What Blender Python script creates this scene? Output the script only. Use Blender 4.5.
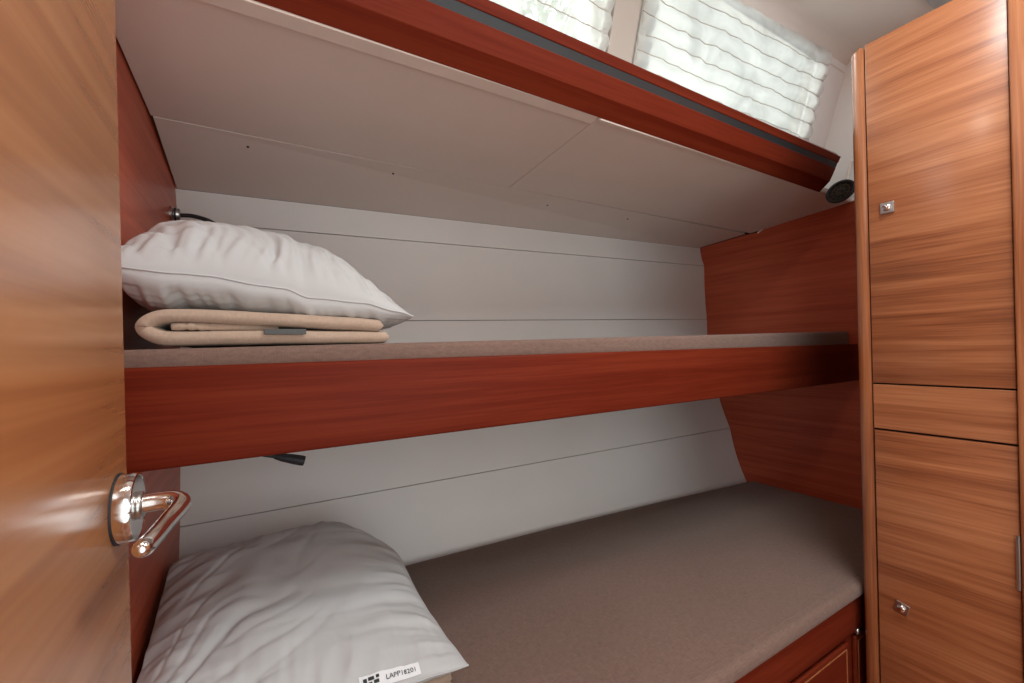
import bpy, bmesh, math, random
from mathutils import Vector, Matrix, noise

random.seed(7)
for o in list(bpy.data.objects):
    bpy.data.objects.remove(o)
S = bpy.context.scene
C = S.collection

# ------------------------------------------------------------------ camera
YAW, PITCH, ROLL = math.radians(30.2), 0.0, math.radians(1.43)
fwd = Vector((math.sin(YAW)*math.cos(PITCH), math.cos(YAW)*math.cos(PITCH), math.sin(PITCH)))
r0 = Vector((math.cos(YAW), -math.sin(YAW), 0)); u0 = r0.cross(fwd)
rgt = r0*math.cos(ROLL) - u0*math.sin(ROLL)
upv = r0*math.sin(ROLL) + u0*math.cos(ROLL)
cam_d = bpy.data.cameras.new('camera'); cam = bpy.data.objects.new('camera', cam_d); C.objects.link(cam)
cam_d.sensor_width = 36.0; cam_d.lens = 36.0*427.0/1024.0
cam_d.clip_start = 0.02; cam_d.shift_y = 7.5/1024.0
cam.matrix_world = Matrix(((rgt.x, upv.x, -fwd.x, 0), (rgt.y, upv.y, -fwd.y, 0), (rgt.z, upv.z, -fwd.z, 0), (0, 0, 0, 1)))
S.camera = cam

# ------------------------------------------------------------------ world, sun, lights, exposure
w = bpy.data.worlds.new('sky'); S.world = w; w.use_nodes = True
bg = w.node_tree.nodes['Background']; bg.inputs[0].default_value = (0.90, 0.96, 1.0, 1); bg.inputs[1].default_value = 2.1
S.view_settings.view_transform = 'Standard'; S.view_settings.look = 'None'
S.view_settings.gamma = 1.0; S.view_settings.use_curve_mapping = False
S.view_settings.exposure = 0.30

sd = bpy.data.lights.new('sun', 'SUN'); sd.energy = 2.2; sd.angle = math.radians(1.5); sd.color = (1, 0.95, 0.86)
sun = bpy.data.objects.new('sun', sd); C.objects.link(sun)
sun.rotation_euler = Vector((0.25, -0.80, -0.62)).to_track_quat('-Z', 'Y').to_euler()

def area(name, loc, direction, sx, sy, power, col):
    d = bpy.data.lights.new(name, 'AREA'); d.shape = 'RECTANGLE'; d.size = sx; d.size_y = sy; d.energy = power; d.color = col
    o = bpy.data.objects.new(name, d); C.objects.link(o); o.location = loc
    o.rotation_euler = Vector(direction).to_track_quat('-Z', 'Y').to_euler()
    return o
# daylight falling through the roof hatch over the gangway, and from the open saloon behind the camera
area('hatch_daylight', (0.80, -0.06, 0.975), (0, 0, -1), 0.30, 0.46, 8.2, (0.94, 1.0, 0.99))
area('saloon_daylight', (0.72, -1.15, 0.05), (0, 1, 0.0), 0.85, 1.6, 5.6, (0.86, 0.97, 0.98))
area('bulkhead_fill', (0.10, -0.45, 0.0), (0.45, 1, 0.0), 0.42, 1.3, 3.1, (0.86, 0.97, 0.98))  # unseen fill added beside the camera to brighten the right bulkhead
ld_ = area('overhead_fill', (0.02, 0.20, 0.972), (0, 0, -1), 0.16, 0.16, 1.6, (1.0, 0.93, 0.84)); ld_.data.shape = 'DISK'  # added overhead fill with no fitting, lifts the bulkhead and the door

# ------------------------------------------------------------------ materials
def nt(name):
    m = bpy.data.materials.new(name); m.use_nodes = True
    n = m.node_tree; b = n.nodes['Principled BSDF']
    return m, n, b
def lk(n, a, b): n.links.new(a, b)

def wood(name, cols, grain='y', rough=0.28, coat=0.25, band=1.0, spec=0.5, bump=0.06, fine=260):
    """cols: dark, mid, light linear colours; grain: axis the fibres run along"""
    m, n, b = nt(name); N = n.nodes
    tc = N.new('ShaderNodeTexCoord')
    ax = 'xyz'.index(grain)
    def mapped(along, across):
        mp = N.new('ShaderNodeMapping'); s = [across]*3; s[ax] = along
        mp.inputs['Scale'].default_value = s; lk(n, tc.outputs['Object'], mp.inputs['Vector'])
        return mp.outputs[0]
    def nz(vec, sc, det, dist=0.0):
        t = N.new('ShaderNodeTexNoise'); t.inputs['Scale'].default_value = sc; t.inputs['Detail'].default_value = det
        t.inputs['Distortion'].default_value = dist; lk(n, vec, t.inputs['Vector']); return t.outputs['Fac']
    a = nz(mapped(0.9, 44*band), 1.0, 8, 0.5)
    f = nz(mapped(7.0*fine/260, fine), 1.0, 4 if fine > 200 else 2)
    g = nz(mapped(1.6, 3.5), 1.0, 2)
    r = N.new('ShaderNodeValToRGB'); e = r.color_ramp.elements
    e[0].position = 0.34; e[0].color = (*cols[0], 1); e[1].position = 0.66; e[1].color = (*cols[2], 1)
    k = r.color_ramp.elements.new(0.50); k.color = (*cols[1], 1)
    mx = N.new('ShaderNodeMath'); mx.operation = 'MULTIPLY_ADD'; mx.inputs[1].default_value = 0.42
    lk(n, f, mx.inputs[0])
    ad = N.new('ShaderNodeMath'); ad.operation = 'MULTIPLY_ADD'; ad.inputs[1].default_value = 0.62
    lk(n, a, ad.inputs[0]); lk(n, mx.outputs[0], ad.inputs[2])
    g2 = N.new('ShaderNodeMath'); g2.operation = 'MULTIPLY_ADD'; g2.inputs[1].default_value = 0.25; g2.inputs[2].default_value = -0.125
    lk(n, g, g2.inputs[0]); lk(n, g2.outputs[0], mx.inputs[2])
    lk(n, ad.outputs[0], r.inputs[0]); lk(n, r.outputs[0], b.inputs['Base Color'])
    b.inputs['Roughness'].default_value = rough; b.inputs['Coat Weight'].default_value = coat
    b.inputs['Coat Roughness'].default_value = 0.18; b.inputs['Specular IOR Level'].default_value = spec
    bp = N.new('ShaderNodeBump'); bp.inputs['Strength'].default_value = bump; bp.inputs['Distance'].default_value = 0.001
    lk(n, f, bp.inputs['Height']); lk(n, bp.outputs[0], b.inputs['Normal'])
    return m

def plain(name, col, rough=0.6, metal=0.0, nscale=0, namp=0.05, bump=0.0, bscale=400, spec=0.5):
    m, n, b = nt(name); N = n.nodes
    b.inputs['Roughness'].default_value = rough; b.inputs['Metallic'].default_value = metal
    b.inputs['Specular IOR Level'].default_value = spec
    tc = N.new('ShaderNodeTexCoord')
    t = N.new('ShaderNodeTexNoise'); t.inputs['Scale'].default_value = nscale or 5; t.inputs['Detail'].default_value = 4
    lk(n, tc.outputs['Object'], t.inputs['Vector'])
    mr = N.new('ShaderNodeMapRange'); mr.inputs['To Min'].default_value = 1-namp; mr.inputs['To Max'].default_value = 1+namp
    mr.inputs['From Min'].default_value = 0.3; mr.inputs['From Max'].default_value = 0.7
    lk(n, t.outputs['Fac'], mr.inputs['Value'])
    mu = N.new('ShaderNodeMix'); mu.data_type = 'RGBA'; mu.blend_type = 'MULTIPLY'; mu.inputs['Factor'].default_value = 1
    mu.inputs[6].default_value = (*col, 1); lk(n, mr.outputs[0], mu.inputs[7]); lk(n, mu.outputs[2], b.inputs['Base Color'])
    if bump:
        t2 = N.new('ShaderNodeTexNoise'); t2.inputs['Scale'].default_value = bscale; t2.inputs['Detail'].default_value = 3
        lk(n, tc.outputs['Object'], t2.inputs['Vector'])
        bp = N.new('ShaderNodeBump'); bp.inputs['Strength'].default_value = bump; bp.inputs['Distance'].default_value = 0.002
        lk(n, t2.outputs['Fac'], bp.inputs['Height']); lk(n, bp.outputs[0], b.inputs['Normal'])
    return m

def woven(name, col, sc=520, amp=0.22):
    m, n, b = nt(name); N = n.nodes
    tc = N.new('ShaderNodeTexCoord'); outs = []
    for s in ((sc, sc*0.16, sc*0.5), (sc*0.16, sc, sc*0.5)):
        mp = N.new('ShaderNodeMapping'); mp.inputs['Scale'].default_value = s; lk(n, tc.outputs['Object'], mp.inputs['Vector'])
        t = N.new('ShaderNodeTexNoise'); t.inputs['Scale'].default_value = 1; t.inputs['Detail'].default_value = 2
        lk(n, mp.outputs[0], t.inputs['Vector']); outs.append(t.outputs['Fac'])
    big = N.new('ShaderNodeTexNoise'); big.inputs['Scale'].default_value = 5; big.inputs['Detail'].default_value = 3
    lk(n, tc.outputs['Object'], big.inputs['Vector'])
    ad = N.new('ShaderNodeMath'); ad.operation = 'ADD'; lk(n, outs[0], ad.inputs[0]); lk(n, outs[1], ad.inputs[1])
    a2 = N.new('ShaderNodeMath'); a2.operation = 'MULTIPLY_ADD'; a2.inputs[1].default_value = 0.35
    lk(n, big.outputs['Fac'], a2.inputs[0]); lk(n, ad.outputs[0], a2.inputs[2])
    mr = N.new('ShaderNodeMapRange'); mr.inputs['From Min'].default_value = 0.75; mr.inputs['From Max'].default_value = 1.6
    mr.inputs['To Min'].default_value = 1-amp; mr.inputs['To Max'].default_value = 1+amp; lk(n, a2.outputs[0], mr.inputs['Value'])
    mu = N.new('ShaderNodeMix'); mu.data_type = 'RGBA'; mu.blend_type = 'MULTIPLY'; mu.inputs['Factor'].default_value = 1
    mu.inputs[6].default_value = (*col, 1); lk(n, mr.outputs[0], mu.inputs[7]); lk(n, mu.outputs[2], b.inputs['Base Color'])
    b.inputs['Roughness'].default_value = 0.9; b.inputs['Specular IOR Level'].default_value = 0.15
    b.inputs['Sheen Weight'].default_value = 0.15
    bp = N.new('ShaderNodeBump'); bp.inputs['Strength'].default_value = 0.25; bp.inputs['Distance'].default_value = 0.001
    lk(n, ad.outputs[0], bp.inputs['Height']); lk(n, bp.outputs[0], b.inputs['Normal'])
    return m

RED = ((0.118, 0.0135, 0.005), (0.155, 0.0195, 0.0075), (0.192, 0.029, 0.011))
BULK = ((0.40, 0.066, 0.029), (0.51, 0.098, 0.045), (0.59, 0.130, 0.061))  # browner veneer, lightened further to replace light the locker blocks
TEAK = ((0.21, 0.060, 0.022), (0.36, 0.122, 0.048), (0.48, 0.190, 0.082))
LEAF = ((0.42, 0.165, 0.062), (0.54, 0.225, 0.085), (0.62, 0.275, 0.110))
M = dict(
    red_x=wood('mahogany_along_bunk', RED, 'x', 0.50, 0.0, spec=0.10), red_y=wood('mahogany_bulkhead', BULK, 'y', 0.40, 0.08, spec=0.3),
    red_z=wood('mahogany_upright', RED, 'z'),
    teak_y=wood('teak_across', TEAK, 'y', 0.34, 0.35), teak_z=wood('teak_upright', TEAK, 'z', 0.25, 0.4),
    leaf=wood('door_veneer', LEAF, 'y', 0.25, 0.22, 1.0, bump=0.0, fine=90),
    sole=wood('cabin_sole', TEAK, 'x'),
    liner=plain('cream_liner', (0.83, 0.815, 0.80), 0.45, nscale=3, namp=0.03, bump=0.05, bscale=900),
    panel=plain('cream_headliner', (0.80, 0.71, 0.65), 0.55, nscale=4, namp=0.03, bump=0.05, bscale=900),
    batten=plain('pale_batten', (0.80, 0.71, 0.64), 0.5),
    roof=plain('cabin_roof_vinyl', (0.72, 0.64, 0.58), 0.6, nscale=4, namp=0.04),
    seam=plain('hull_joint', (0.24, 0.19, 0.155), 0.8),
    gap=plain('dark_joint', (0.015, 0.010, 0.008), 0.8),
    black=plain('black_rubber', (0.022, 0.026, 0.030), 0.5),
    chrome=plain('polished_steel', (0.80, 0.80, 0.80), 0.10, 1.0, namp=0.02),
    satin=plain('satin_nickel', (0.55, 0.55, 0.54), 0.28, 1.0, namp=0.05),
    alu=plain('grey_strip', (0.45, 0.47, 0.48), 0.4, 0.6),
    matt=woven('taupe_upholstery', (0.215, 0.138, 0.112)),
    pillow=plain('white_cotton', (0.57, 0.585, 0.595), 0.85, nscale=9, namp=0.015, bump=0.08, bscale=700, spec=0.2),
    blanket=woven('beige_fleece', (0.50, 0.38, 0.295), 300, 0.10),
    tag=plain('grey_tag', (0.10, 0.11, 0.11), 0.7), label=plain('white_label', (0.85, 0.88, 0.92), 0.6, namp=0.01),
    ink=plain('black_ink', (0.02, 0.02, 0.025), 0.7),
    frame=plain('window_frame', (0.44, 0.385, 0.34), 0.5),
    deck=plain('white_gelcoat', (0.75, 0.75, 0.72), 0.4),
    green=plain('foliage_green', (0.10, 0.20, 0.03), 0.8, nscale=6, namp=0.4),
    glint=plain('fan_olive', (0.10, 0.10, 0.07), 0.4, 0.5),
    plank=None,
)
def m_curtain():
    m, n, b = nt('sheer_blind'); N = n.nodes; out = N['Material Output']
    d = N.new('ShaderNodeBsdfDiffuse'); d.inputs[0].default_value = (0.80, 0.80, 0.78, 1)
    t = N.new('ShaderNodeBsdfTranslucent'); t.inputs[0].default_value = (0.86, 0.88, 0.86, 1)
    tr = N.new('ShaderNodeBsdfTransparent')
    a = N.new('ShaderNodeMixShader'); a.inputs[0].default_value = 0.60; lk(n, d.outputs[0], a.inputs[1]); lk(n, t.outputs[0], a.inputs[2])
    c = N.new('ShaderNodeMixShader'); c.inputs[0].default_value = 0.30; lk(n, a.outputs[0], c.inputs[1]); lk(n, tr.outputs[0], c.inputs[2])
    tc = N.new('ShaderNodeTexCoord'); nz = N.new('ShaderNodeTexNoise'); nz.inputs['Scale'].default_value = 4.5; nz.inputs['Detail'].default_value = 5; nz.inputs['Distortion'].default_value = 1.2
    lk(n, tc.outputs['Object'], nz.inputs['Vector']); mr = N.new('ShaderNodeMapRange'); mr.inputs['From Min'].default_value = .35; mr.inputs['From Max'].default_value = .65
    mr.inputs['To Min'].default_value = .14; mr.inputs['To Max'].default_value = .50; lk(n, nz.outputs['Fac'], mr.inputs['Value']); lk(n, mr.outputs[0], c.inputs[0])
    N.remove(b); lk(n, c.outputs[0], out.inputs[0]); return m
def m_glass():
    m, n, b = nt('window_glass'); N = n.nodes; out = N['Material Output']
    g = N.new('ShaderNodeBsdfGlossy'); g.inputs[1].default_value = 0.02
    tr = N.new('ShaderNodeBsdfTransparent'); tr.inputs[0].default_value = (0.93, 0.96, 0.95, 1)
    f = N.new('ShaderNodeFresnel'); f.inputs[0].default_value = 1.45
    c = N.new('ShaderNodeMixShader'); lk(n, f.outputs[0], c.inputs[0]); lk(n, tr.outputs[0], c.inputs[1]); lk(n, g.outputs[0], c.inputs[2])
    N.remove(b); lk(n, c.outputs[0], out.inputs[0]); return m
M['curtain'] = m_curtain(); M['glass'] = m_glass()

# ------------------------------------------------------------------ mesh helpers
def obj(name, bm, mat, parent=None, smooth=False):
    bmesh.ops.recalc_face_normals(bm, faces=bm.faces[:])
    me = bpy.data.meshes.new(name); bm.to_mesh(me); bm.free()
    me.materials.append(M[mat] if isinstance(mat, str) else mat)
    if smooth:
        for p in me.polygons: p.use_smooth = True
    o = bpy.data.objects.new(name, me); C.objects.link(o)
    if parent is not None:
        o.parent = parent; o.matrix_parent_inverse = parent.matrix_world.inverted()
    return o
def tag(o, label, cat=None, group=None, kind=None):
    o['label'] = label
    if cat: o['category'] = cat
    if group: o['group'] = group
    if kind: o['kind'] = kind
    return o
def thing(name, label, cat, loc=(0, 0, 0), group=None, kind=None):
    o = bpy.data.objects.new(name, None); C.objects.link(o); o.location = loc
    o.matrix_world = Matrix.Translation(loc); o.empty_display_size = 0.05
    return tag(o, label, cat, group, kind)
def box(x0, x1, y0, y1, z0, z1, bev=0.0, seg=2, bm=None):
    nb = bmesh.new()
    bmesh.ops.create_cube(nb, size=1)
    for v in nb.verts:
        v.co = Vector((x0+(v.co.x+.5)*(x1-x0), y0+(v.co.y+.5)*(y1-y0), z0+(v.co.z+.5)*(z1-z0)))
    if bev: bmesh.ops.bevel(nb, geom=nb.edges[:], offset=bev, segments=seg, profile=.5, affect='EDGES')
    if bm is None: return nb
    me = bpy.data.meshes.new('t'); nb.to_mesh(me); nb.free(); bm.from_mesh(me); bpy.data.meshes.remove(me); return bm
def hexa(p, bev=0.0, seg=2):
    """8 corners: bottom ring then top ring"""
    bm = bmesh.new(); v = [bm.verts.new(q) for q in p]
    for f in ((0, 1, 2, 3), (4, 5, 6, 7), (0, 1, 5, 4), (1, 2, 6, 5), (2, 3, 7, 6), (3, 0, 4, 7)): bm.faces.new([v[i] for i in f])
    if bev: bmesh.ops.bevel(bm, geom=bm.edges[:], offset=bev, segments=seg, profile=.5, affect='EDGES')
    return bm
def prism_x(poly, x0, x1, bev=0.0, seg=2):
    """polygon in (y,z) extruded along x"""
    bm = bmesh.new(); a = [bm.verts.new((x0, y, z)) for y, z in poly]; b = [bm.verts.new((x1, y, z)) for y, z in poly]
    n = len(poly); bm.faces.new(a); bm.faces.new(b)
    for i in range(n): bm.faces.new((a[i], a[(i+1) % n], b[(i+1) % n], b[i]))
    if bev: bmesh.ops.bevel(bm, geom=bm.edges[:], offset=bev, segments=seg, profile=.5, affect='EDGES')
    return bm
def prism_z(poly, z0, z1, bev=0.0, seg=2):
    bm = bmesh.new(); a = [bm.verts.new((x, y, z0)) for x, y in poly]; b = [bm.verts.new((x, y, z1)) for x, y in poly]
    n = len(poly); bm.faces.new(a); bm.faces.new(b)
    for i in range(n): bm.faces.new((a[i], a[(i+1) % n], b[(i+1) % n], b[i]))
    if bev: bmesh.ops.bevel(bm, geom=bm.edges[:], offset=bev, segments=seg, profile=.5, affect='EDGES')
    return bm
def spline(pts, n=10):
    pts = [Vector(p) for p in pts]; P = [pts[0]*2-pts[1]]+pts+[pts[-1]*2-pts[-2]]; out = []
    for i in range(1, len(P)-2):
        for k in range(n):
            t = k/n; a, b, c, d = P[i-1:i+3]
            out.append(.5*((2*b)+(c-a)*t+(2*a-5*b+4*c-d)*t*t+(3*b-a-3*c+d)*t**3))
    return out+[pts[-1]]
def tube(path, rad, seg=12, squash=None, bm=None):
    """rad: float or list; squash=(dir, factor) flattens the section along dir"""
    bm = bm or bmesh.new(); path = [Vector(p) for p in path]; rings = []
    n0 = None
    for i, p in enumerate(path):
        t = (path[min(i+1, len(path)-1)]-path[max(i-1, 0)]).normalized()
        if n0 is None: n0 = t.orthogonal().normalized()
        n0 = (n0-t*n0.dot(t)).normalized(); b = t.cross(n0)
        r = rad[i] if isinstance(rad, (list, tuple)) else rad
        ring = []
        for k in range(seg):
            a = 2*math.pi*k/seg; off = (n0*math.cos(a)+b*math.sin(a))*r
            if squash: d = Vector(squash[0]); off -= d*off.dot(d)*(1-squash[1])
            ring.append(bm.verts.new(p+off))
        rings.append(ring)
    for a, b in zip(rings, rings[1:]):
        for k in range(seg): bm.faces.new((a[k], a[(k+1) % seg], b[(k+1) % seg], b[k]))
    bm.faces.new(rings[0]); bm.faces.new(rings[-1]); return bm
def lathe(prof, origin, axis, seg=32, bm=None):
    """prof: list of (radius, distance along axis)"""
    bm = bm or bmesh.new(); ax = Vector(axis).normalized(); u = ax.orthogonal().normalized(); v = ax.cross(u); o = Vector(origin); rings = []
    for r, d in prof:
        rings.append([bm.verts.new(o+ax*d+(u*math.cos(2*math.pi*k/seg)+v*math.sin(2*math.pi*k/seg))*max(r, 1e-5)) for k in range(seg)])
    for a, b in zip(rings, rings[1:]):
        for k in range(seg): bm.faces.new((a[k], a[(k+1) % seg], b[(k+1) % seg], b[k]))
    bm.faces.new(rings[0]); bm.faces.new(rings[-1]); return bm
def autosmooth(o, ang=35):
    for p in o.data.polygons: p.use_smooth = True
    bm = bmesh.new(); bm.from_mesh(o.data)
    for e in bm.edges:
        e.smooth = not (len(e.link_faces) == 2 and e.calc_face_angle(0) > math.radians(ang))
    bm.to_mesh(o.data); bm.free(); return o

# ------------------------------------------------------------------ dimensions
X1, X2 = -0.182, 1.78            # bulkheads at the head and foot of the bunks
XL = 1.20                        # face of the locker
ZF, ZR = -1.06, 0.985            # sole and cabin roof

# hull planking: seams as (z,y) at the head end and at the foot end
SEAM = [((0.424, 1.345), (0.4525, 1.282)), ((0.347, 1.365), (0.364, 1.263)), ((0.090, 1.362), (0.116, 1.255)),
        ((-0.160, 1.338), (-0.130, 1.222)), ((-0.407, 1.290), (-0.374, 1.155)), ((-0.68, 1.195), (-0.625, 1.070)), ((-1.06, 0.95), (-1.06, 0.86))]
def hull(k, t, s):
    """point on plank k, t along the bunk (0 head, 1 foot), s down the plank"""
    (za, ya), (zb, yb) = SEAM[k]; (zc, yc), (zd, yd) = SEAM[k+1]
    z0, y0 = za+(zb-za)*t, ya+(yb-ya)*t; z1, y1 = zc+(zd-zc)*t, yc+(yd-yc)*t
    bul = 0.012*t*math.sin(math.pi*s)*(1 if k > 1 else 0.3)
    return Vector((X1+(X2-X1)*t, y0+(y1-y0)*s+bul, z0+(z1-z0)*s))
def hull_y(x, z):
    t = (x-X1)/(X2-X1)
    for k in range(len(SEAM)-1):
        a, b = hull(k, t, 0), hull(k, t, 1)
        if b.z <= z <= a.z: return hull(k, t, (a.z-z)/(a.z-b.z)).y
    return 1.0

# ------------------------------------------------------------------ structure
f = obj('floor', box(-.32, X2+.02, -1.3, 1.4, ZF-.03, ZF), 'sole'); tag(f, 'varnished wooden cabin sole below the bunks', 'floor', kind='structure')

# hull side: dark backing with the cream planks set on it
bm = bmesh.new()
rows = []
for k in range(len(SEAM)):
    rows.append([bm.verts.new((x, (SEAM[k][0][1] if i == 0 else SEAM[k][1][1])+.032, SEAM[k][0][0] if i == 0 else SEAM[k][1][0])) for i, x in enumerate((X1-.005, X2+.005))])
rows2 = [[bm.verts.new(v.co+Vector((0, .06, 0))) for v in r] for r in rows]
for R in (rows, rows2):
    for a, b in zip(R, R[1:]): bm.faces.new((a[0], a[1], b[1], b[0]))
wb = obj('wall_back', bm, 'seam'); tag(wb, 'cream planked hull side behind both bunks', 'wall', kind='structure')
for k in range(len(SEAM)-1):
    bm = bmesh.new(); g = 0.0011; nu, nv = 24, 8; grid = []
    za = (hull(k, 0, 0)-hull(k, 0, 1)).length
    for j in range(nv+1):
        s = g/za+(1-2*g/za)*j/nv
        grid.append([hull(k, i/nu, s) for i in range(nu+1)])
    fr = [[bm.verts.new(p) for p in r] for r in grid]; bk = [[bm.verts.new(p+Vector((0, .012, 0))) for p in r] for r in grid]
    for G in (fr, bk):
        for j in range(nv):
            for i in range(nu): bm.faces.new((G[j][i], G[j][i+1], G[j+1][i+1], G[j+1][i]))
    for i in range(nu):
        bm.faces.new((fr[0][i], fr[0][i+1], bk[0][i+1], bk[0][i])); bm.faces.new((fr[nv][i], fr[nv][i+1], bk[nv][i+1], bk[nv][i]))
    for j in range(nv):
        bm.faces.new((fr[j][0], fr[j+1][0], bk[j+1][0], bk[j][0])); bm.faces.new((fr[j][nu], fr[j+1][nu], bk[j+1][nu], bk[j][nu]))
    autosmooth(obj('plank', bm, 'liner', wb))

# bulkheads
wl = obj('wall_left', box(X1-.02, X1, 0.50, 1.45, ZF, 0.56), 'red_y'); tag(wl, 'mahogany bulkhead at the pillow end of the bunks', 'wall', kind='structure')
wr = obj('wall_right', prism_x([(0.42, ZF), (1.40, ZF), (1.40, 0.446), (1.283, 0.4515), (1.063, 0.4595), (1.013, 0.4575), (0.985, 0.464), (0.60, 0.488), (0.42, 0.495)], X2, X2+.02), 'red_y')
tag(wr, 'red mahogany bulkhead at the foot of the bunks', 'wall', kind='structure')
obj('liner_panel', prism_x([(0.30, 0.502), (0.60, 0.495), (1.40, 0.47), (1.40, 1.05), (0.30, 1.05)], X2+.004, X2+.02), 'liner', wr)
obj('dark_joint', box(X2+.002, X2+.018, .98, 1.42, .43, .50), 'gap', wr)
obj('edge_trim', prism_x([(0.42, 0.4955), (0.60, 0.4885), (0.985, 0.4645), (1.01, 0.4525), (1.012, 0.457), (0.988, 0.469), (0.60, 0.493), (0.42, 0.500)], X2-.004, X2+.02), 'batten', wr)

# headliner under the side deck
zc = lambda y: 0.4655+(1.062-y)*0.050
hl = obj('ceiling', hexa([(X1, .705, .4975), (X2, .705, .4975), (X2, 1.062, .477), (X1, 1.062, .479), (X1, .705, .515), (X2, .705, .515), (X2, 1.062, .495), (X1, 1.062, .497)]), 'gap')
obj('rear_backing', hexa([(X1-.01, 1.055, .482), (X2+.015, 1.055, .478), (X2+.015, 1.42, .469), (X1-.01, 1.42, .440), (X1-.01, 1.055, .51), (X2+.015, 1.055, .51), (X2+.015, 1.42, .50), (X1-.01, 1.42, .50)]), 'gap', hl)
tag(hl, 'low headliner of cream panels above the upper bunk', 'ceiling', kind='structure')
def slab(pts, th, name, mat, parent, bev=.0008):
    return obj(name, hexa([p for p in pts]+[(p[0], p[1], p[2]+th) for p in pts], bev, 2), mat, parent)
XS = 0.622
slab([(X1+.003, .705, zc(.705)), (XS-.0006, .705, zc(.705)), (XS-.0006, 1.0605, zc(1.06)), (X1+.003, 1.0605, zc(1.06)+.004)], .012, 'panel', 'panel', hl)
slab([(XS+.0006, .680, zc(.68)-.001), (X2-.004, .680, zc(.68)-.003), (X2-.004, 1.040, zc(1.04)-.006), (XS+.0006, 1.059, zc(1.059)-.001)], .014, 'panel', 'panel', hl)
slab([(X1+.006, 1.063, .4685), (X2-.004, 1.063, .4625), (X2-.003, 1.2835, .4522), (X1+.003, 1.346, .4238)], .012, 'panel', 'panel', hl)
slab([(X1, .6795, zc(.6795)-.001), (XS-.002, .6795, zc(.6795)-.001), (XS-.002, .704, zc(.704)-.0035), (X1, .704, zc(.704)-.0035)], .012, 'batten', 'batten', hl)
slab([(XS+.004, .6795, zc(.68)-.005), (X2-.02, .6795, zc(.68)-.006), (X2-.02, .688, zc(.688)-.006), (XS+.004, .688, zc(.688)-.005)], .004, 'batten', 'batten', hl)
for x, y in ((-.02, 1.105), (0.30, 1.105), (0.80, 1.125), (1.15, 1.12)):
    t = (x-X1)/(X2-X1); z = (.4685+(1.063-y)*.0480/.275)*(1-t)+(.4625+(1.063-y)*.008/.22)*t
    obj('screw', lathe([(.0001, -.0006), (.0022, -.0006), (.0026, .002)], (x, y, z-.0005), (0, 0, 1), 12), 'ink', hl)

# wooden rail under the windows
def rail_pt(fr):
    P = [(.620, .578), (.648, .509), (.677, .482)]
    return P
XB0, XB1 = X1, 1.55
rl = thing('trim_1', 'mahogany rail with a black inlay below the windows', 'trim', (0.7, .65, .48), kind='structure')
ya, za, yb, zb = .621, .574, .650, .506
def on(fr): return (ya+(yb-ya)*fr, za+(zb-za)*fr)
nrm = Vector((zb-za, -(yb-ya))).normalized()      # points forward and down
if nrm.x > 0: nrm = -nrm
def inn(fr, d): p = on(fr); return (p[0]-nrm.x*d, p[1]-nrm.y*d)
def skew(bm):
    for v in bm.verts:
        if v.co.x > 1: v.co.x += (v.co.z-.53)*0.10
        v.co.z += .0060-.0072*v.co.x
    return bm
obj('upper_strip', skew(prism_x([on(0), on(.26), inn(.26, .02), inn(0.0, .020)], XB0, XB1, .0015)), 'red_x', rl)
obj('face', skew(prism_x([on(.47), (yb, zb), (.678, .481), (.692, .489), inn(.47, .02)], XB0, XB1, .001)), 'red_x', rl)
obj('inlay', skew(prism_x([inn(.255, .0012), inn(.475, .0012), inn(.475, .018), inn(.255, .018)], XB0, XB1-.001)), 'black', rl)
obj('ledge', prism_x([inn(.0, .004), (.80, .575), (.80, .56), inn(.3, .012)], XB0, XB1-.006), 'liner', rl)
obj('fascia_back', prism_x([(.680, .500), (.700, .515), (.70, .562), inn(.3, .016), inn(.5, .016)], XB0, XB1-.02), 'red_x', rl)

# coach-roof side with two window openings; leans inwards going up
YW = lambda z: 0.765-0.30*(z-0.705)
def side(x0, x1, z0, z1, th=.018, dy=0.0, bev=0.0):
    return hexa([(x0, YW(z0)+dy, z0), (x1, YW(z0)+dy, z0), (x1, YW(z0)+dy+th, z0), (x0, YW(z0)+dy+th, z0),
                 (x0, YW(z1)+dy, z1), (x1, YW(z1)+dy, z1), (x1, YW(z1)+dy+th, z1), (x0, YW(z1)+dy+th, z1)], bev)
W1 = (-0.10, 0.705); W2 = (0.815, 1.63); WZ0, WZ1 = 0.66, 0.96
ws = thing('wall_cabin_side', 'cream coach roof side around the windows', 'wall', (0.8, .78, .6), kind='structure')
for x0, x1, z0, z1 in ((X1, X2+.02, .50, WZ0), (X1, X2+.02, WZ1, ZR+.03), (X1, W1[0], WZ0, WZ1), (W1[1], W2[0], WZ0, WZ1), (W2[1], X2+.02, WZ0, WZ1)):
    obj('liner_panel', side(x0, x1, z0, z1), 'frame' if x1-x0 < .2 and x0 > 0.5 and x1 < 1 else 'liner', ws)
obj('mullion_cover', side(W1[1]+.018, W2[0]-.012, WZ0, WZ1+.02, .016, -.012, .003), 'frame', ws)
for i, (a, b) in enumerate((W1, W2)):
    wn = thing('window_%d' % (i+1), ('cabin side window nearer the door, behind the partly seen blind', 'cabin side window nearer the locker, behind the full blind')[i], 'window', ((a+b)/2, .79, WZ0), kind='structure')
    for q in ((a, a+.02, WZ0, WZ1), (b-.02, b, WZ0, WZ1), (a+.02, b-.02, WZ0, WZ0+.02), (a+.02, b-.02, WZ1-.02, WZ1)):
        obj('window_frame', side(*q, .016, .020), 'frame', wn)
    obj('pane', side(a+.01, b-.01, WZ0+.01, WZ1-.01, .004, .028), 'glass', wn)

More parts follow.
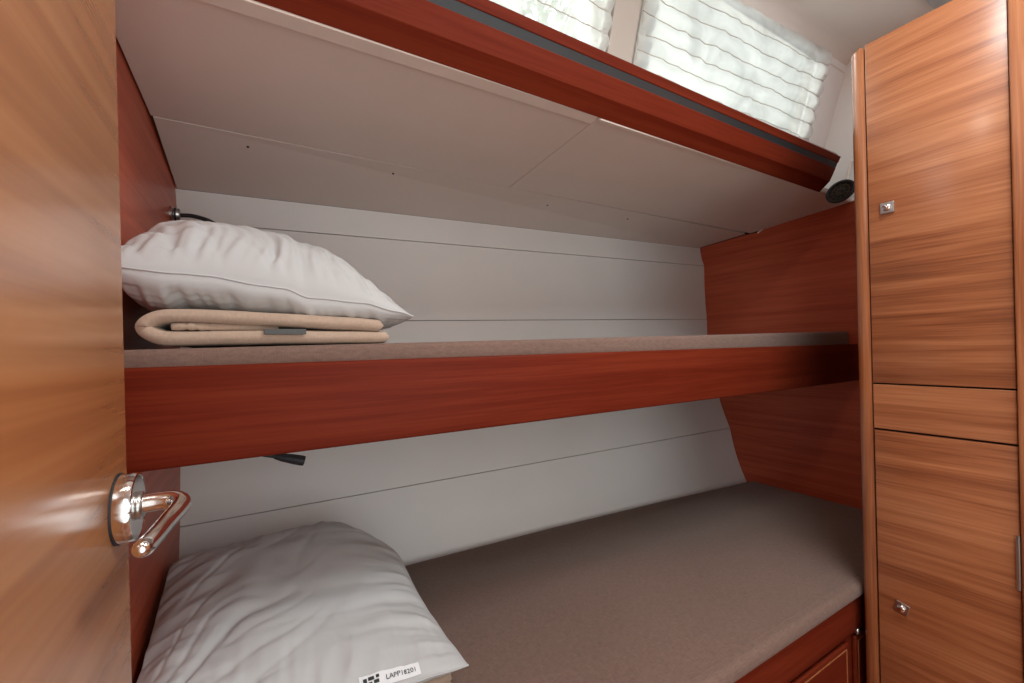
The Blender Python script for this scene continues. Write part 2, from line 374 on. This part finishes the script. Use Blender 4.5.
# cabin roof with an overhead hatch opening above the gangway
rf = thing('ceiling', 'cream cabin roof above the locker', 'ceiling', (0.6, 0, ZR), kind='structure')
for q in ((-.30, .52, -1.3, .75), (.96, X2+.02, -1.3, .75), (.52, .96, -1.3, -.32), (.52, .96, .20, .75)):
    obj('roof_panel', box(q[0], q[1], q[2], q[3], ZR, ZR+.02), 'roof', rf)
obj('hatch_rim', box(1.60, X2-.01, .15, .452, ZR-.012, ZR, .003, 2), 'alu', rf)
cv = bmesh.new(); n = 8; prev = None
for k in range(n+1):
    a = math.pi/2*k/n; y = YW(ZR-.05)-.05*(1-math.cos(a))-.001; z = ZR-.05+.05*math.sin(a)
    cur = [cv.verts.new((x, y, z)) for x in (X1, X2)]
    if prev: cv.faces.new((prev[0], prev[1], cur[1], cur[0]))
    prev = cur
obj('cove', cv, 'roof', rf, True)

# walls round the gangway behind the camera (outside the view, they only close the room)
g1 = obj('wall_gangway_left', box(-.30, -.27, -1.3, .50, ZF, ZR), 'liner'); tag(g1, 'cream wall behind the open door', 'wall', kind='structure')
gb = obj('wall_front', box(-.32, X2+.02, -1.33, -1.30, ZF, ZR+.02), 'liner'); tag(gb, 'cream wall at the far side of the gangway', 'wall', kind='structure')
g2 = thing('wall_gangway_right', 'teak clad partition beyond the locker', 'wall', (XL, -.5, ZF), kind='structure')
obj('partition', box(XL+.004, XL+.03, -1.3, .12, ZF, ZR), 'teak_z', g2)

# door frame post at the right edge
tj = thing('trim_2', 'lighter upright door post at the right edge of the locker', 'trim', (XL-.01, .16, ZF), kind='structure')
obj('post', box(XL-.010, XL+.03, .12, .2120, ZF, ZR, .004, 3), 'teak_z', tj)
hg = tube([(XL-.005, .2155, -.468), (XL-.005, .2155, -.368)], .0032, 12)
box(XL-.0022, XL+.003, .2145, .2185, -.466, -.370, bm=hg)
obj('hinge', hg, 'satin', tj)

# ------------------------------------------------------------------ open cabin door
XD = -0.100
def smooth_(t): return t*t*(3-2*t)
d1 = thing('door_1', 'open varnished wooden cabin door with a chrome lever', 'door', (XD-.015, .1, ZF+.02), kind='structure')
autosmooth(obj('door_leaf', box(XD-.030, XD, -.28, .470, ZF+.02, .93, .003, 3), 'leaf', d1))
ZH, YH = -0.1165, 0.442
ro = lathe([(.0005, 0), (.0258, 0), (.0264, .0012), (.0264, .0102), (.0258, .0118), (.0243, .0123), (.0236, .0118), (.012, .0118), (.0005, .0118)], (XD, YH, ZH), (1, 0, 0), 48)
obj('dark_ring', lathe([(.0005, -.0002), (.0272, -.0002), (.0272, .0011), (.0005, .0011)], (XD, YH, ZH), (1, 0, 0), 48), 'ink', d1)  # thin dark ring added to set the rosette off from the door
ros = autosmooth(obj('rosette', ro, 'chrome', d1))
obj('collar', lathe([(.0005, .0110), (.0108, .0110), (.0108, .0145), (.0094, .0155), (.0005, .0155)], (XD, YH, ZH), (1, 0, 0), 32), 'satin', ros, True)
pth = spline([(XD+.012, YH, ZH+.001), (XD+.026, YH, ZH+.001), (XD+.0355, YH-.003, ZH+.001), (XD+.0405, YH-.012, ZH), (XD+.040, YH-.026, ZH-.001),
              (XD+.037, YH-.050, ZH-.002), (XD+.0345, YH-.080, ZH-.002), (XD+.0315, YH-.100, ZH-.002)], 8)
rr = [.0074-.0016*smooth_(i/(len(pth)-1)) for i in range(len(pth))]; rr[-1] = .0025; rr[-2] = .0046; rr[-3] = .0055
autosmooth(obj('lever', tube(pth, rr, 20), 'chrome', d1), 60)

# ------------------------------------------------------------------ upper bunk
YB = 0.672
ub = thing('berth', 'upper bunk with a deep red mahogany front board', 'bunk', (0.8, .95, -.14))
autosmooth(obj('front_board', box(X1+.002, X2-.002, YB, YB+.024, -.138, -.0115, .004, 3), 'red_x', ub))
obj('base_panel', prism_z([(X1+.002, YB+.024), (X2-.002, YB+.024), (X2-.002, 1.195), (X1+.002, 1.33)], -.070, -.050), 'liner', ub)

def cushion(name, poly, z0, z1, mat, parent=None, r=.012):
    bm = prism_z(poly, z0, z1, r, 4)
    return autosmooth(obj(name, bm, mat, parent), 50)
um = thing('bunk_mattress', 'thin taupe mattress on the upper bunk behind the front board', 'mattress', (.8, .95, -.05))
cu_ = cushion('cushion', [(X1+.018, YB+.0255), (X2-.006, YB+.0255), (X2-.006, 1.205), (X1+.018, 1.325)], -.0495, .0105, 'matt', um, .010)
for v in cu_.data.vertices:
    if v.co.z > -.02: v.co.z += (v.co.x-X1)*.0115
# ------------------------------------------------------------------ lower bunk
lb = thing('berth', 'lower bunk with a dark red panelled front', 'bunk', (.8, .8, ZF))
YF = 0.478
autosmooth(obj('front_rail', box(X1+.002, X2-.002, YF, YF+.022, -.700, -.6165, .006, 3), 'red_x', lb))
obj('plinth', box(X1+.002, X2-.002, YF+.012, YF+.022, ZF, -.700), 'red_x', lb)
for x0, x1 in ((-.10, .52), (.56, 1.178), (1.215, 1.74)):
    dr = obj('drawer_front', box(x0, x1, YF+.002, YF+.012, -1.00, -.712, .004, 3), 'red_x', lb)
    e = box(x0+.010, x1-.010, YF+.0008, YF+.002, -.726, -.7235)
    box(x1-.0125, x1-.010, YF+.0008, YF+.002, -.99, -.726, bm=e); box(x0+.010, x0+.0125, YF+.0008, YF+.002, -.99, -.726, bm=e)
    obj('edge_line', e, 'teak_z', dr)
obj('catch', lathe([(.0005, -.006), (.006, -.006), (.008, -.003), (.008, .002)], (1.222, YF+.002, -.700), (0, 1, 0), 16), 'satin', lb, True)
obj('base_panel', prism_z([(X1+.002, YF+.022), (X2-.002, YF+.022), (X2-.002, 1.05), (X1+.002, 1.12)], -.66, -.6465), 'liner', lb)
lm = thing('bunk_mattress', 'wide taupe mattress on the lower bunk', 'mattress', (.8, .8, -.645))
def lmy(x): return min(1.152-.058*(x-.32)/1.46, hull_y(x, -.645)-.004)
poly = [(X1+.006, YF-.010), (X2-.006, YF-.010)]+[(x, lmy(x)) for x in (X2-.006, 1.3, .8, .3, X1+.006)]
lc = cushion('cushion', poly, -.6155, -.580, 'matt', lm, .013)
obj('underside', prism_z([(X1+.010, YF+.030), (X2-.010, YF+.030), (X2-.010, 1.04), (X1+.010, 1.10)], -.6455, -.6150), 'matt', lm)
obj('piping', tube(spline([(X1+.03, YF+.012, -.5803), (.6, YF+.012, -.5803), (1.2, YF+.012, -.5803), (X2-.03, YF+.012, -.5803)], 6), .0012, 8), 'matt', lm)

# ------------------------------------------------------------------ locker
lo = thing('locker', 'tall narrow teak locker with an upper and a lower door', 'locker', (XL+.2, .33, ZF))
LT = 0.673
body = box(XL+.022, X2-.01, .212, .4605, ZF, LT-.005)
obj('carcass', body, 'red_z', lo)
# rounded corner post
poly = [(XL+.024, .4300)]; poly = [(XL+.001, .4315), (XL+.001, .437)]
for k in range(7):
    a = math.pi/2*k/6; poly.append((XL+.001+.022*(1-math.cos(a)), .4405+.022*math.sin(a)))
poly += [(XL+.06, .4625), (XL+.06, .4315)]
bm = prism_z(poly, ZF, LT-.001)
top = [e for e in bm.edges if all(abs(v.co.z-(LT-.001)) < 1e-5 for v in e.verts)]
bmesh.ops.bevel(bm, geom=top, offset=.007, segments=5, profile=.5, affect='EDGES')
autosmooth(obj('corner_post', bm, 'teak_z', lo), 50)
def latch(door, y, z, rot=0):
    hs = .0122
    R = Matrix.Translation((XL, y, z)) @ Matrix.Rotation(rot, 4, 'X')
    b1 = box(-.004, .001, -hs, hs, -hs, hs, .0012, 2); b1.transform(R); obj('latch_plate', b1, 'satin', door)
    b2 = lathe([(.0078, .003), (.0078, .0065), (.0070, .0085), (.0050, .0098), (.0005, .0100)], (0, 0, 0), (-1, 0, 0), 24); b2.transform(R); obj('latch_button', b2, 'chrome', door, True)
ud = autosmooth(obj('upper_door', box(XL, XL+.02, .2140, .4292, -.0970, LT, .0015, 2), 'teak_y', lo))
latch(ud, .395, .2915)
obj('middle_panel', box(XL, XL+.02, .2140, .4292, -.2000, -.1005, .0012, 2), 'teak_y', lo)
ld = autosmooth(obj('lower_door', box(XL, XL+.02, .2140, .4285, ZF+.08, -.2045, .0015, 2), 'teak_y', lo))
latch(ld, .387, -.590, math.radians(14))
obj('kick_board', box(XL+.004, XL+.02, .2140, .4292, ZF, ZF+.077, .001, 1), 'teak_y', lo)
obj('joint_backing', box(XL+.012, XL+.024, .2095, .4312, ZF, LT-.01), 'gap', lo)

# ------------------------------------------------------------------ reading lamps
def lamp(label, base, path, head, grp):
    b = Vector(base)
    t = thing('reading_lamp', label, 'lamp', base, grp)
    m_ = lathe([(.0005, 0), (.0185, 0), (.0185, .004), (.0150, .006), (.0150, .0160), (.0135, .0185), (.0005, .0185)], b, (1, 0, 0), 32)
    if head != 'hidden_base': pass
    ba = autosmooth(obj('base', m_, 'satin', t))
    obj('base_ring', lathe([(.0156, .0075), (.0162, .0085), (.0162, .0105), (.0156, .0115)], b, (1, 0, 0), 32), 'black', ba)
    pts = spline(path, 8)
    autosmooth(obj('gooseneck', tube(pts, .0048, 12), 'black', t), 60)
    e = Vector(pts[-1]); d = (e-Vector(pts[-3])).normalized()
    autosmooth(obj('lamp_head', lathe([(.0005, -.004), (.0055, -.003), (.0085, .012), (.0100, .034), (.0105, .050), (.0095, .054), (.0005, .0545)], e, d, 24), 'black', t), 40)
    return t
lamp('black flexible reading lamp on a chrome base behind the upper pillow', (X1, 1.272, .338),
     [(X1+.017, 1.272, .338), (X1+.045, 1.268, .338), (X1+.080, 1.262, .327), (X1+.115, 1.255, .300), (X1+.135, 1.25, .262)], '', 'flexible bunk reading lamps')
lamp('black flexible reading lamp peeping out below the upper bunk board', (X1, 1.02, -.105),
     [(X1+.017, 1.02, -.105), (X1+.06, 1.015, -.112), (X1+.11, 1.005, -.150), (X1+.155, 1.0, -.190), (X1+.20, .998, -.207)], '', 'flexible bunk reading lamps')

# ------------------------------------------------------------------ folded blankets
def blanket(name, label, path, th, y0, y1, wob, seed, group):
    """path: centre line in (x,z) of the folded sheet, swept along y"""
    pts = spline([(p[0], 0, p[1]) for p in path], 8); n = len(pts); ny = 26
    bm = bmesh.new(); rings = []
    sect = []
    left, right = [], []
    for i, p in enumerate(pts):
        t = (pts[min(i+1, n-1)]-pts[max(i-1, 0)]).normalized(); nn = Vector((-t.z, 0, t.x))
        left.append(p+nn*th/2); right.append(p-nn*th/2)
    t = (pts[-1]-pts[-2]).normalized(); tipe = pts[-1]+t*th*.4
    t0 = (pts[0]-pts[1]).normalized(); tips = pts[0]+t0*th*.4
    sect = left+[tipe]+right[::-1]+[tips]
    cen = sum(sect, Vector())/len(sect)
    for j in range(ny+1):
        s = j/ny; y = y0+(y1-y0)*s
        sh = min(1, min(s, 1-s)*ny/2.0); k = .70+.30*math.sqrt(max(0, 1-(1-sh)**2))
        ring = []
        for q, p in enumerate(sect):
            c = None
            i = q if q < n else (n-1 if q == n else (2*n-q if q < 2*n+1 else 0))
            i = max(0, min(n-1, i)); c = pts[i]
            v = c+(p-c)*k
            w_ = noise.noise(Vector((v.x*9+seed, y*9, v.z*20)))*wob
            w2 = noise.noise(Vector((v.x*28, y*24+seed, v.z*30)))*wob*.35
            ring.append(bm.verts.new((v.x+w_*.5, y+wob*1.5*noise.noise(Vector((v.x*7+seed, 3.1, v.z*40))), v.z+(w_+w2)*.5)))
        rings.append(ring)
    m_ = len(sect)
    for a, b in zip(rings, rings[1:]):
        for k in range(m_): bm.faces.new((a[k], a[(k+1) % m_], b[(k+1) % m_], b[k]))
    for R in (rings[0], rings[-1]):
        # caps as quad strip between both sides
        for i in range(n-1): bm.faces.new((R[i], R[i+1], R[2*n-i-1], R[2*n-i]))
        bm.faces.new((R[n-1], R[n], R[n+1])); bm.faces.new((R[0], R[2*n], R[2*n+1]))
    t = thing(name, label, 'blanket', ((path[0][0]+path[-1][0])/2, (y0+y1)/2, min(p.z for p in sect)), group)
    o = obj('cloth', bm, 'blanket', t, True)
    return t
B0 = .0142
ubk = blanket('folded_blanket', 'folded beige blanket with a grey tag under the upper pillow',
        [(.176, B0+.0115), (.10, B0+.0120), (0, B0+.0122), (-.09, B0+.0120), (-.118, B0+.0140), (-.1335, B0+.0265), (-.120, B0+.0395), (-.09, B0+.0420), (0, B0+.0385), (.09, B0+.0340), (.166, B0+.0300)],
        .0205, .712, 1.10, .004, 3.0, 'folded blankets under the pillows')
blanket_inner = spline([(-.105, .722, B0+.0270), (-.085, .720, B0+.0275), (-.06, .724, B0+.0268), (-.03, .728, B0+.0262), (.02, .735, B0+.0255)], 6)
obj('inner_fold', tube(blanket_inner, [.0052+.0016*noise.noise(Vector((k*.7, 1, 2))) for k in range(len(blanket_inner))], 10), 'blanket', ubk, True)
obj('tag', box(.001, .056, .7070, .7095, B0+.0155, B0+.0235, .0005, 1), 'tag', ubk)
L0 = -.5795
lbk = blanket('folded_blanket', 'folded beige blanket peeping out under the lower pillow',
        [(.256, L0+.0125), (.15, L0+.0120), (0, L0+.0115), (-.11, L0+.0120), (-.140, L0+.015), (-.152, L0+.0255), (-.140, L0+.036), (-.11, L0+.038), (0, L0+.037), (.15, L0+.036), (.252, L0+.036)],
        .0205, .668, 1.05, .003, 9.0, 'folded blankets under the pillows')

# ------------------------------------------------------------------ pillows
def ridged(v): return 1-abs(noise.noise(v))*2
def smooth01(t): t = max(0, min(1, t)); return t*t*(3-2*t)
def make_pillow(label, surf_top, surf_bot, loc, nu=150, nv=150):
    t = thing('pillow', label, 'pillow', loc, 'white pillows')
    bm = bmesh.new(); T = []; B = []
    par = lambda k, n: math.sin((k/n*2-1)*math.pi/2)*.55+(k/n*2-1)*.45
    for j in range(nv+1):
        v = par(j, nv); rt, rb = [], []
        for i in range(nu+1):
            u = par(i, nu); edge = i in (0, nu) or j in (0, nv)
            p = surf_top(u, v); a = bm.verts.new(p); rt.append(a)
            rb.append(a if edge else bm.verts.new(surf_bot(u, v)))
        T.append(rt); B.append(rb)
    for G in (T, B):
        for j in range(nv):
            for i in range(nu): bm.faces.new((G[j][i], G[j][i+1], G[j+1][i+1], G[j+1][i]))
    o = obj('cover', bm, 'pillow', t, True)
    seam = []
    for k in range(61): seam.append(surf_top(-1+2*k/60, -1)+Vector((0, -.0006, .0002)))
    obj('seam', tube(seam, .0013, 6), 'pillow', t, True)
    return t

def lerp_table(x, tab):
    for (a, p), (b, q) in zip(tab, tab[1:]):
        if x <= b: return p+(q-p)*smooth01((x-a)/(b-a))*.5+(q-p)*.5*max(0, (x-a)/(b-a))
    return tab[-1][1]
def crease(v, w=4.0, p=1.4): return max(0, 1-abs(noise.noise(v))*w)**p
def bulge(u, v, pu0, pu1, pv0, pv1, q):
    return max(0, (1-abs(u)**(pu0 if u < 0 else pu1))*(1-abs(v)**(pv0 if v < 0 else pv1)))**q
def gathers(u, v, a, b, sd, lu, lv):
    """folds square to the seams, fading inwards; a, b are distances along the two edges"""
    eu, ev = 1-abs(u), 1-abs(v)
    wa = a*46+noise.noise(Vector((a*9, ev*2, sd)))*1.2
    wb = b*46+noise.noise(Vector((b*9, eu*2, sd+2)))*1.2
    f1 = noise.noise(Vector((wa, ev*1.3, sd)))+.6*noise.noise(Vector((wa*2.1, ev*2.2, sd+7)))
    f2 = noise.noise(Vector((eu*1.3, wb, sd+4)))+.6*noise.noise(Vector((eu*2.2, wb*2.1, sd+9)))
    return f1*math.exp(-ev/lv)*min(1, ev*9)+f2*math.exp(-eu/lu)*min(1, eu*9)

# upper pillow
SEAM_Z = [(-.19, .119), (-.07, .113), (.03, .100), (.06, .088), (.147, .0810), (.20, .068), (.226, .0600)]
def up_seam(u, v):
    x = .024+.202*u*(1-.03*(1-v*v)); y = .935+.212*v*(1-.05*(1-u*u))
    if u > .6: x -= .020*smooth01((u-.6)/.4)*smooth01((v+.6)/1.6)
    x = max(x, X1+.006+.006*(1-abs(v)))
    z = lerp_table(x, SEAM_Z)+.010*smooth01((v+1)/1.5)+.0022*noise.noise(Vector((x*30, y*3, 2)))
    return Vector((x, y, z))
def up_top(u, v):
    p = up_seam(u, v); h = bulge(u, v, 9, 2.3, 2.3, 2.6, .60); k = min(1, h*2.5)
    lump = noise.noise(Vector((p.x*8, p.y*8, 1.7)))*.010+noise.noise(Vector((p.x*19, p.y*15, 5.1)))*.0055
    d = Vector((p.x*.85+p.y*.5, -p.x*.5+p.y*.85, 0))
    cr = crease(Vector((d.x*13, d.y*4.5, 3.3)), 5)*.0050+crease(Vector((d.x*21+4, d.y*6, 8.3)), 5)*.0030
    p.z += (.118-.022*smooth01(-u))*h+lump*h-cr*k+.015*gathers(u, v, p.x, p.y, 2.0, .35, .34)*k
    p.z -= .014*smooth01((u-.25)/.75)*h
    if v < 0: p.y -= .018*h*(1-abs(u)**4)*(-v)
    return p
def up_bot(u, v):
    p = up_seam(u, v); h = bulge(u, v, 9, 2.3, 2.3, 2.6, .5)
    z = p.z-.060*h-.0120*gathers(u, v, p.x, p.y, 8.0, .30, .34)*min(1, h*2.5)
    fl = lerp_table(p.x, [(-.2, .0680), (-.08, .0680), (0, .0642), (.09, .0602), (.168, .0560), (.20, .035)])
    p.z = max(z, fl) if h > .10 else z
    if v < -.2: p.y -= .022*h*(1-abs(u)**4)*(-v)
    return p
make_pillow('white pillow lying on the folded blanket on the upper bunk', up_top, up_bot, (.024, .935, .066))

# lower pillow
def lo_seam(u, v):
    x = .040+.232*u*(1-.05*(1-v*v)); y = .892+.262*v*(1-.05*(1-u*u))
    if u > 0 and v > 0: x -= .060*smooth01((u-.3)/.7)*smooth01((v-.2)/.8); y -= .055*smooth01((u-.3)/.7)*smooth01((v-.2)/.8)
    z = -.502+.010*(1-u)*.5+.050*smooth01((v+.5)/1.5)+.003*noise.noise(Vector((x*22, y*22, 5)))
    x = max(x, X1+.008+.006*(1-abs(v)))
    return Vector((x, y, z))
def lo_top(u, v):
    p = lo_seam(u, v); h = bulge(u, v, 3.0, 2.2, 2.2, 3.2, .56); k = min(1, h*2.5)
    lump = noise.noise(Vector((p.x*6+3, p.y*6, 7.7)))*.012+noise.noise(Vector((p.x*13+3, p.y*13, 1.7)))*.005
    d = Vector((p.x*.62-p.y*.78, p.x*.78+p.y*.62, 0)); wv = noise.noise(p*7)*.05
    lf = smooth01((.45-u)/1.0)
    cr = crease(Vector(((d.x+wv)*9, d.y*2.4, 2.2)), 4.5)*.0080*(.08+.92*lf)+crease(Vector(((d.x+wv)*19, d.y*4.5, 6.2)), 4.5)*.0030*(.1+.9*lf)
    p.z += .080*h+lump*h-cr*k+.0105*gathers(u, v, p.x, p.y, 5.0, .30, .20)*k
    return p
def lo_bot(u, v):
    p = lo_seam(u, v); h = bulge(u, v, 3.0, 2.2, 2.2, 3.2, .5)
    z = p.z-.060*h
    p.z = max(z, L0+.0495) if h > .1 else z
    return p
lp = make_pillow('white pillow with a printed label on the lower bunk', lo_top, lo_bot, (.04, .892, -.53))

# care label sewn to the front seam: follows the pillow surface
def on_pillow(u, v, off):
    a = lo_top(u, v); n_ = (lo_top(u+.01, v)-a).cross(lo_top(u, v+.01)-a).normalized()
    if n_.z < 0: n_ = -n_
    return a+n_*off
U0, U1, V0, V1 = .30, .68, -.988, -.940
bm = bmesh.new(); G = [[bm.verts.new(on_pillow(U0+(U1-U0)*i/16, V0+(V1-V0)*j/6, .0016)) for i in range(17)] for j in range(7)]
for j in range(6):
    for i in range(16): bm.faces.new((G[j][i], G[j][i+1], G[j+1][i+1], G[j+1][i]))
lab = obj('care_label', bm, 'label', lp, True)
cu = bpy.data.curves.new('txt', 'FONT'); cu.body = 'LAPP18201'; cu.size = 1.0; cu.resolution_u = 2
to = bpy.data.objects.new('txt', cu); C.objects.link(to); bpy.context.view_layer.update()
me = bpy.data.meshes.new_from_object(to.evaluated_get(bpy.context.evaluated_depsgraph_get()))
bpy.data.objects.remove(to); bpy.data.curves.remove(cu)
bm = bmesh.new(); bm.from_mesh(me); bpy.data.meshes.remove(me)
xm = max(v.co.x for v in bm.verts)
bmesh.ops.subdivide_edges(bm, edges=[e for e in bm.edges if e.calc_length() > .4], cuts=2)
for v in bm.verts:
    v.co = on_pillow(U0+(U1-U0)*(.42+.50*v.co.x/xm), V0+(V1-V0)*(.30+.50*v.co.y), .0026)
obj('printed_text', bm, 'ink', lab)
bm = bmesh.new()
for a, b, c, d in ((.06, .12, .30, .75), (.14, .24, .55, .80), (.14, .20, .25, .45), (.23, .31, .28, .50), (.27, .32, .60, .82)):
    q = [on_pillow(U0+(U1-U0)*s, V0+(V1-V0)*r, .0026) for s, r in ((a, c), (b, c), (b, d), (a, d))]
    bm.faces.new([bm.verts.new(p) for p in q])
obj('printed_mark', bm, 'ink', lab)

# ------------------------------------------------------------------ pleated blinds in the windows
def blind(label, x0, x1, z0, z1a, z1b, seed, name='pleated_blind'):
    t = thing(name, label, 'blind', ((x0+x1)/2, YW(z0)-.02, z0), 'sheer pleated window blinds')
    bm = bmesh.new(); nu, nv = 90, 84; G = []; npl = 7
    for j in range(nv+1):
        s = j/nv; row = []
        for i in range(nu+1):
            r = i/nu; z1 = z1a+(z1b-z1a)*r; z = z0+(z1-z0)*s
            ph = (s*npl) % 1.0; pl = .0075*(1-abs(2*ph-1)**2.0)
            edge = .005*(1-abs(2*ph-1))*smooth01((r-.9)/.1)
            x = x0+(x1-x0)*r+edge+.004*noise.noise(Vector((s*9, r*3, seed)))
            fold = .006*noise.noise(Vector((r*26+s*3+seed, s*4, 1)))+.004*noise.noise(Vector((r*9-s*6, s*5, seed)))
            y = YW(z)-.014-pl+fold
            zz = z-.004*(1-abs(2*ph-1))+.006*noise.noise(Vector((r*5+seed, s*2, 4)))
            row.append(bm.verts.new((x, y, zz)))
        G.append(row)
    for j in range(nv):
        for i in range(nu): bm.faces.new((G[j][i], G[j][i+1], G[j+1][i+1], G[j+1][i]))
    pts_ = [[v.co.copy() for v in r] for r in G]
    obj('fabric', bm, 'curtain', t, True)
    for q in range(1, npl):
        jj = round(q/npl*nv)
        obj('pleat_seam', tube([pts_[jj][i]+Vector((0, -.0008, 0)) for i in range(0, nu+1, 2)], .0012, 6), 'frame', t, True)
    e = x1 if x0 < 0 else x0
    sgn = -1 if x0 < 0 else 1
    bm = hexa([(e, YW(z0)-.016, z0), (e+sgn*.022, YW(z0)-.016, z0), (e+sgn*.022, YW(z0)-.013, z0), (e, YW(z0)-.013, z0),
               (e, YW(z1a)-.016, z1a), (e+sgn*.022, YW(z1a)-.016, z1a), (e+sgn*.022, YW(z1a)-.013, z1a), (e, YW(z1a)-.013, z1a)])
    obj('edge_tape', bm, 'curtain', t)
    obj('top_rail', tube([(x0, YW(z1a)-.006, z1a), (x1, YW(z1b)-.006, z1b)], .004, 8), 'frame', t)
    return t
blind('sheer white pleated blind left of the mullion', -.12, .712, .655, .93, .93, 1.3)
blind('sheer white pleated blind between the mullion and the locker', .806, 1.640, .655, .915, .955, 6.1)

# ------------------------------------------------------------------ small fan beside the locker post
FC = Vector((1.60, .643, .476))
fn = thing('small_fan', 'small black oval caged fan with a pale stem behind the locker post', 'fan', FC)
ax = Vector((-.80, -.45, .12)).normalized(); e1 = Vector((.35, -.62, .55)); e1 = (e1-ax*e1.dot(ax)).normalized(); e2 = ax.cross(e1)
R1, R2 = .038, .028
ov = lambda a, k=1.0, d=0.0: FC+e1*math.cos(a)*R1*k+e2*math.sin(a)*R2*k+ax*d
ring = [ov(2*math.pi*k/40) for k in range(41)]
obj('rim', tube(ring, .0048, 8), 'black', fn, True)
bm = bmesh.new(); ctr = bm.verts.new(ov(0, 0, -.010)); vs = [bm.verts.new(ov(2*math.pi*k/40, .97, -.006)) for k in range(40)]
for k in range(40): bm.faces.new((ctr, vs[k], vs[(k+1) % 40]))
obj('housing', bm, 'black', fn)
for kk in (.35, .66): obj('grille_ring', tube([ov(2*math.pi*k/32, kk, .001) for k in range(33)], .0014, 6), 'glint', fn, True)
for k in range(12): obj('grille_bar', tube([ov(2*math.pi*k/12, .1, .002), ov(2*math.pi*k/12, .98, 0)], .0012, 6), 'glint', fn)
obj('hub', lathe([(.0005, .005), (.006, .004), (.007, -.004), (.0005, -.005)], FC, ax, 16), 'black', fn, True)
obj('stem', tube(spline([FC+e1*.045+Vector((.01, .01, 0)), (1.68, .655, .53), (1.74, .672, .585), (X2-.001, .680, .62)], 6), .0042, 8), 'batten', fn, True)

# ------------------------------------------------------------------ outside: side deck and trees seen through the blinds
dk = obj('side_deck', box(-1.5, 3.2, .835, 1.9, .545, .60), 'deck'); tag(dk, 'white side deck outside the windows', 'deck')

def tree(label, loc, rad, nleaf, seed):
    rnd = random.Random(seed); L = Vector(loc)
    t = thing('tree', label, 'tree', (L.x, L.y, -1.6), 'trees outside the windows')
    obj('trunk', tube([(L.x, L.y, -1.6), (L.x+.05, L.y, .2), (L.x, L.y, L.z)], [.11, .08, .04], 10), 'red_z', t, True)
    bm = bmesh.new()
    for k in range(nleaf):
        d = Vector((rnd.gauss(0, 1), rnd.gauss(0, 1), rnd.gauss(0, 1))).normalized()*rad*(rnd.random()**.4)
        c = L+Vector((d.x, d.y*.8, d.z*.8)); a = Vector((rnd.gauss(0, 1), rnd.gauss(0, 1), rnd.gauss(0, 1))).normalized(); b = a.orthogonal().normalized(); sz = .05+.05*rnd.random()
        q = [c+a*sz, c+b*sz*.5, c-a*sz, c-b*sz*.5]; bm.faces.new([bm.verts.new(p) for p in q])
    f = obj('foliage', bm, 'green', t); f['kind'] = 'stuff'
tree('green tree seen faintly through the blind nearer the door', (2.3, 3.3, 2.8), 0.95, 1500, 4)
tree('green tree seen faintly through the blind near the locker', (4.9, 3.0, 3.1), 0.95, 1300, 8)
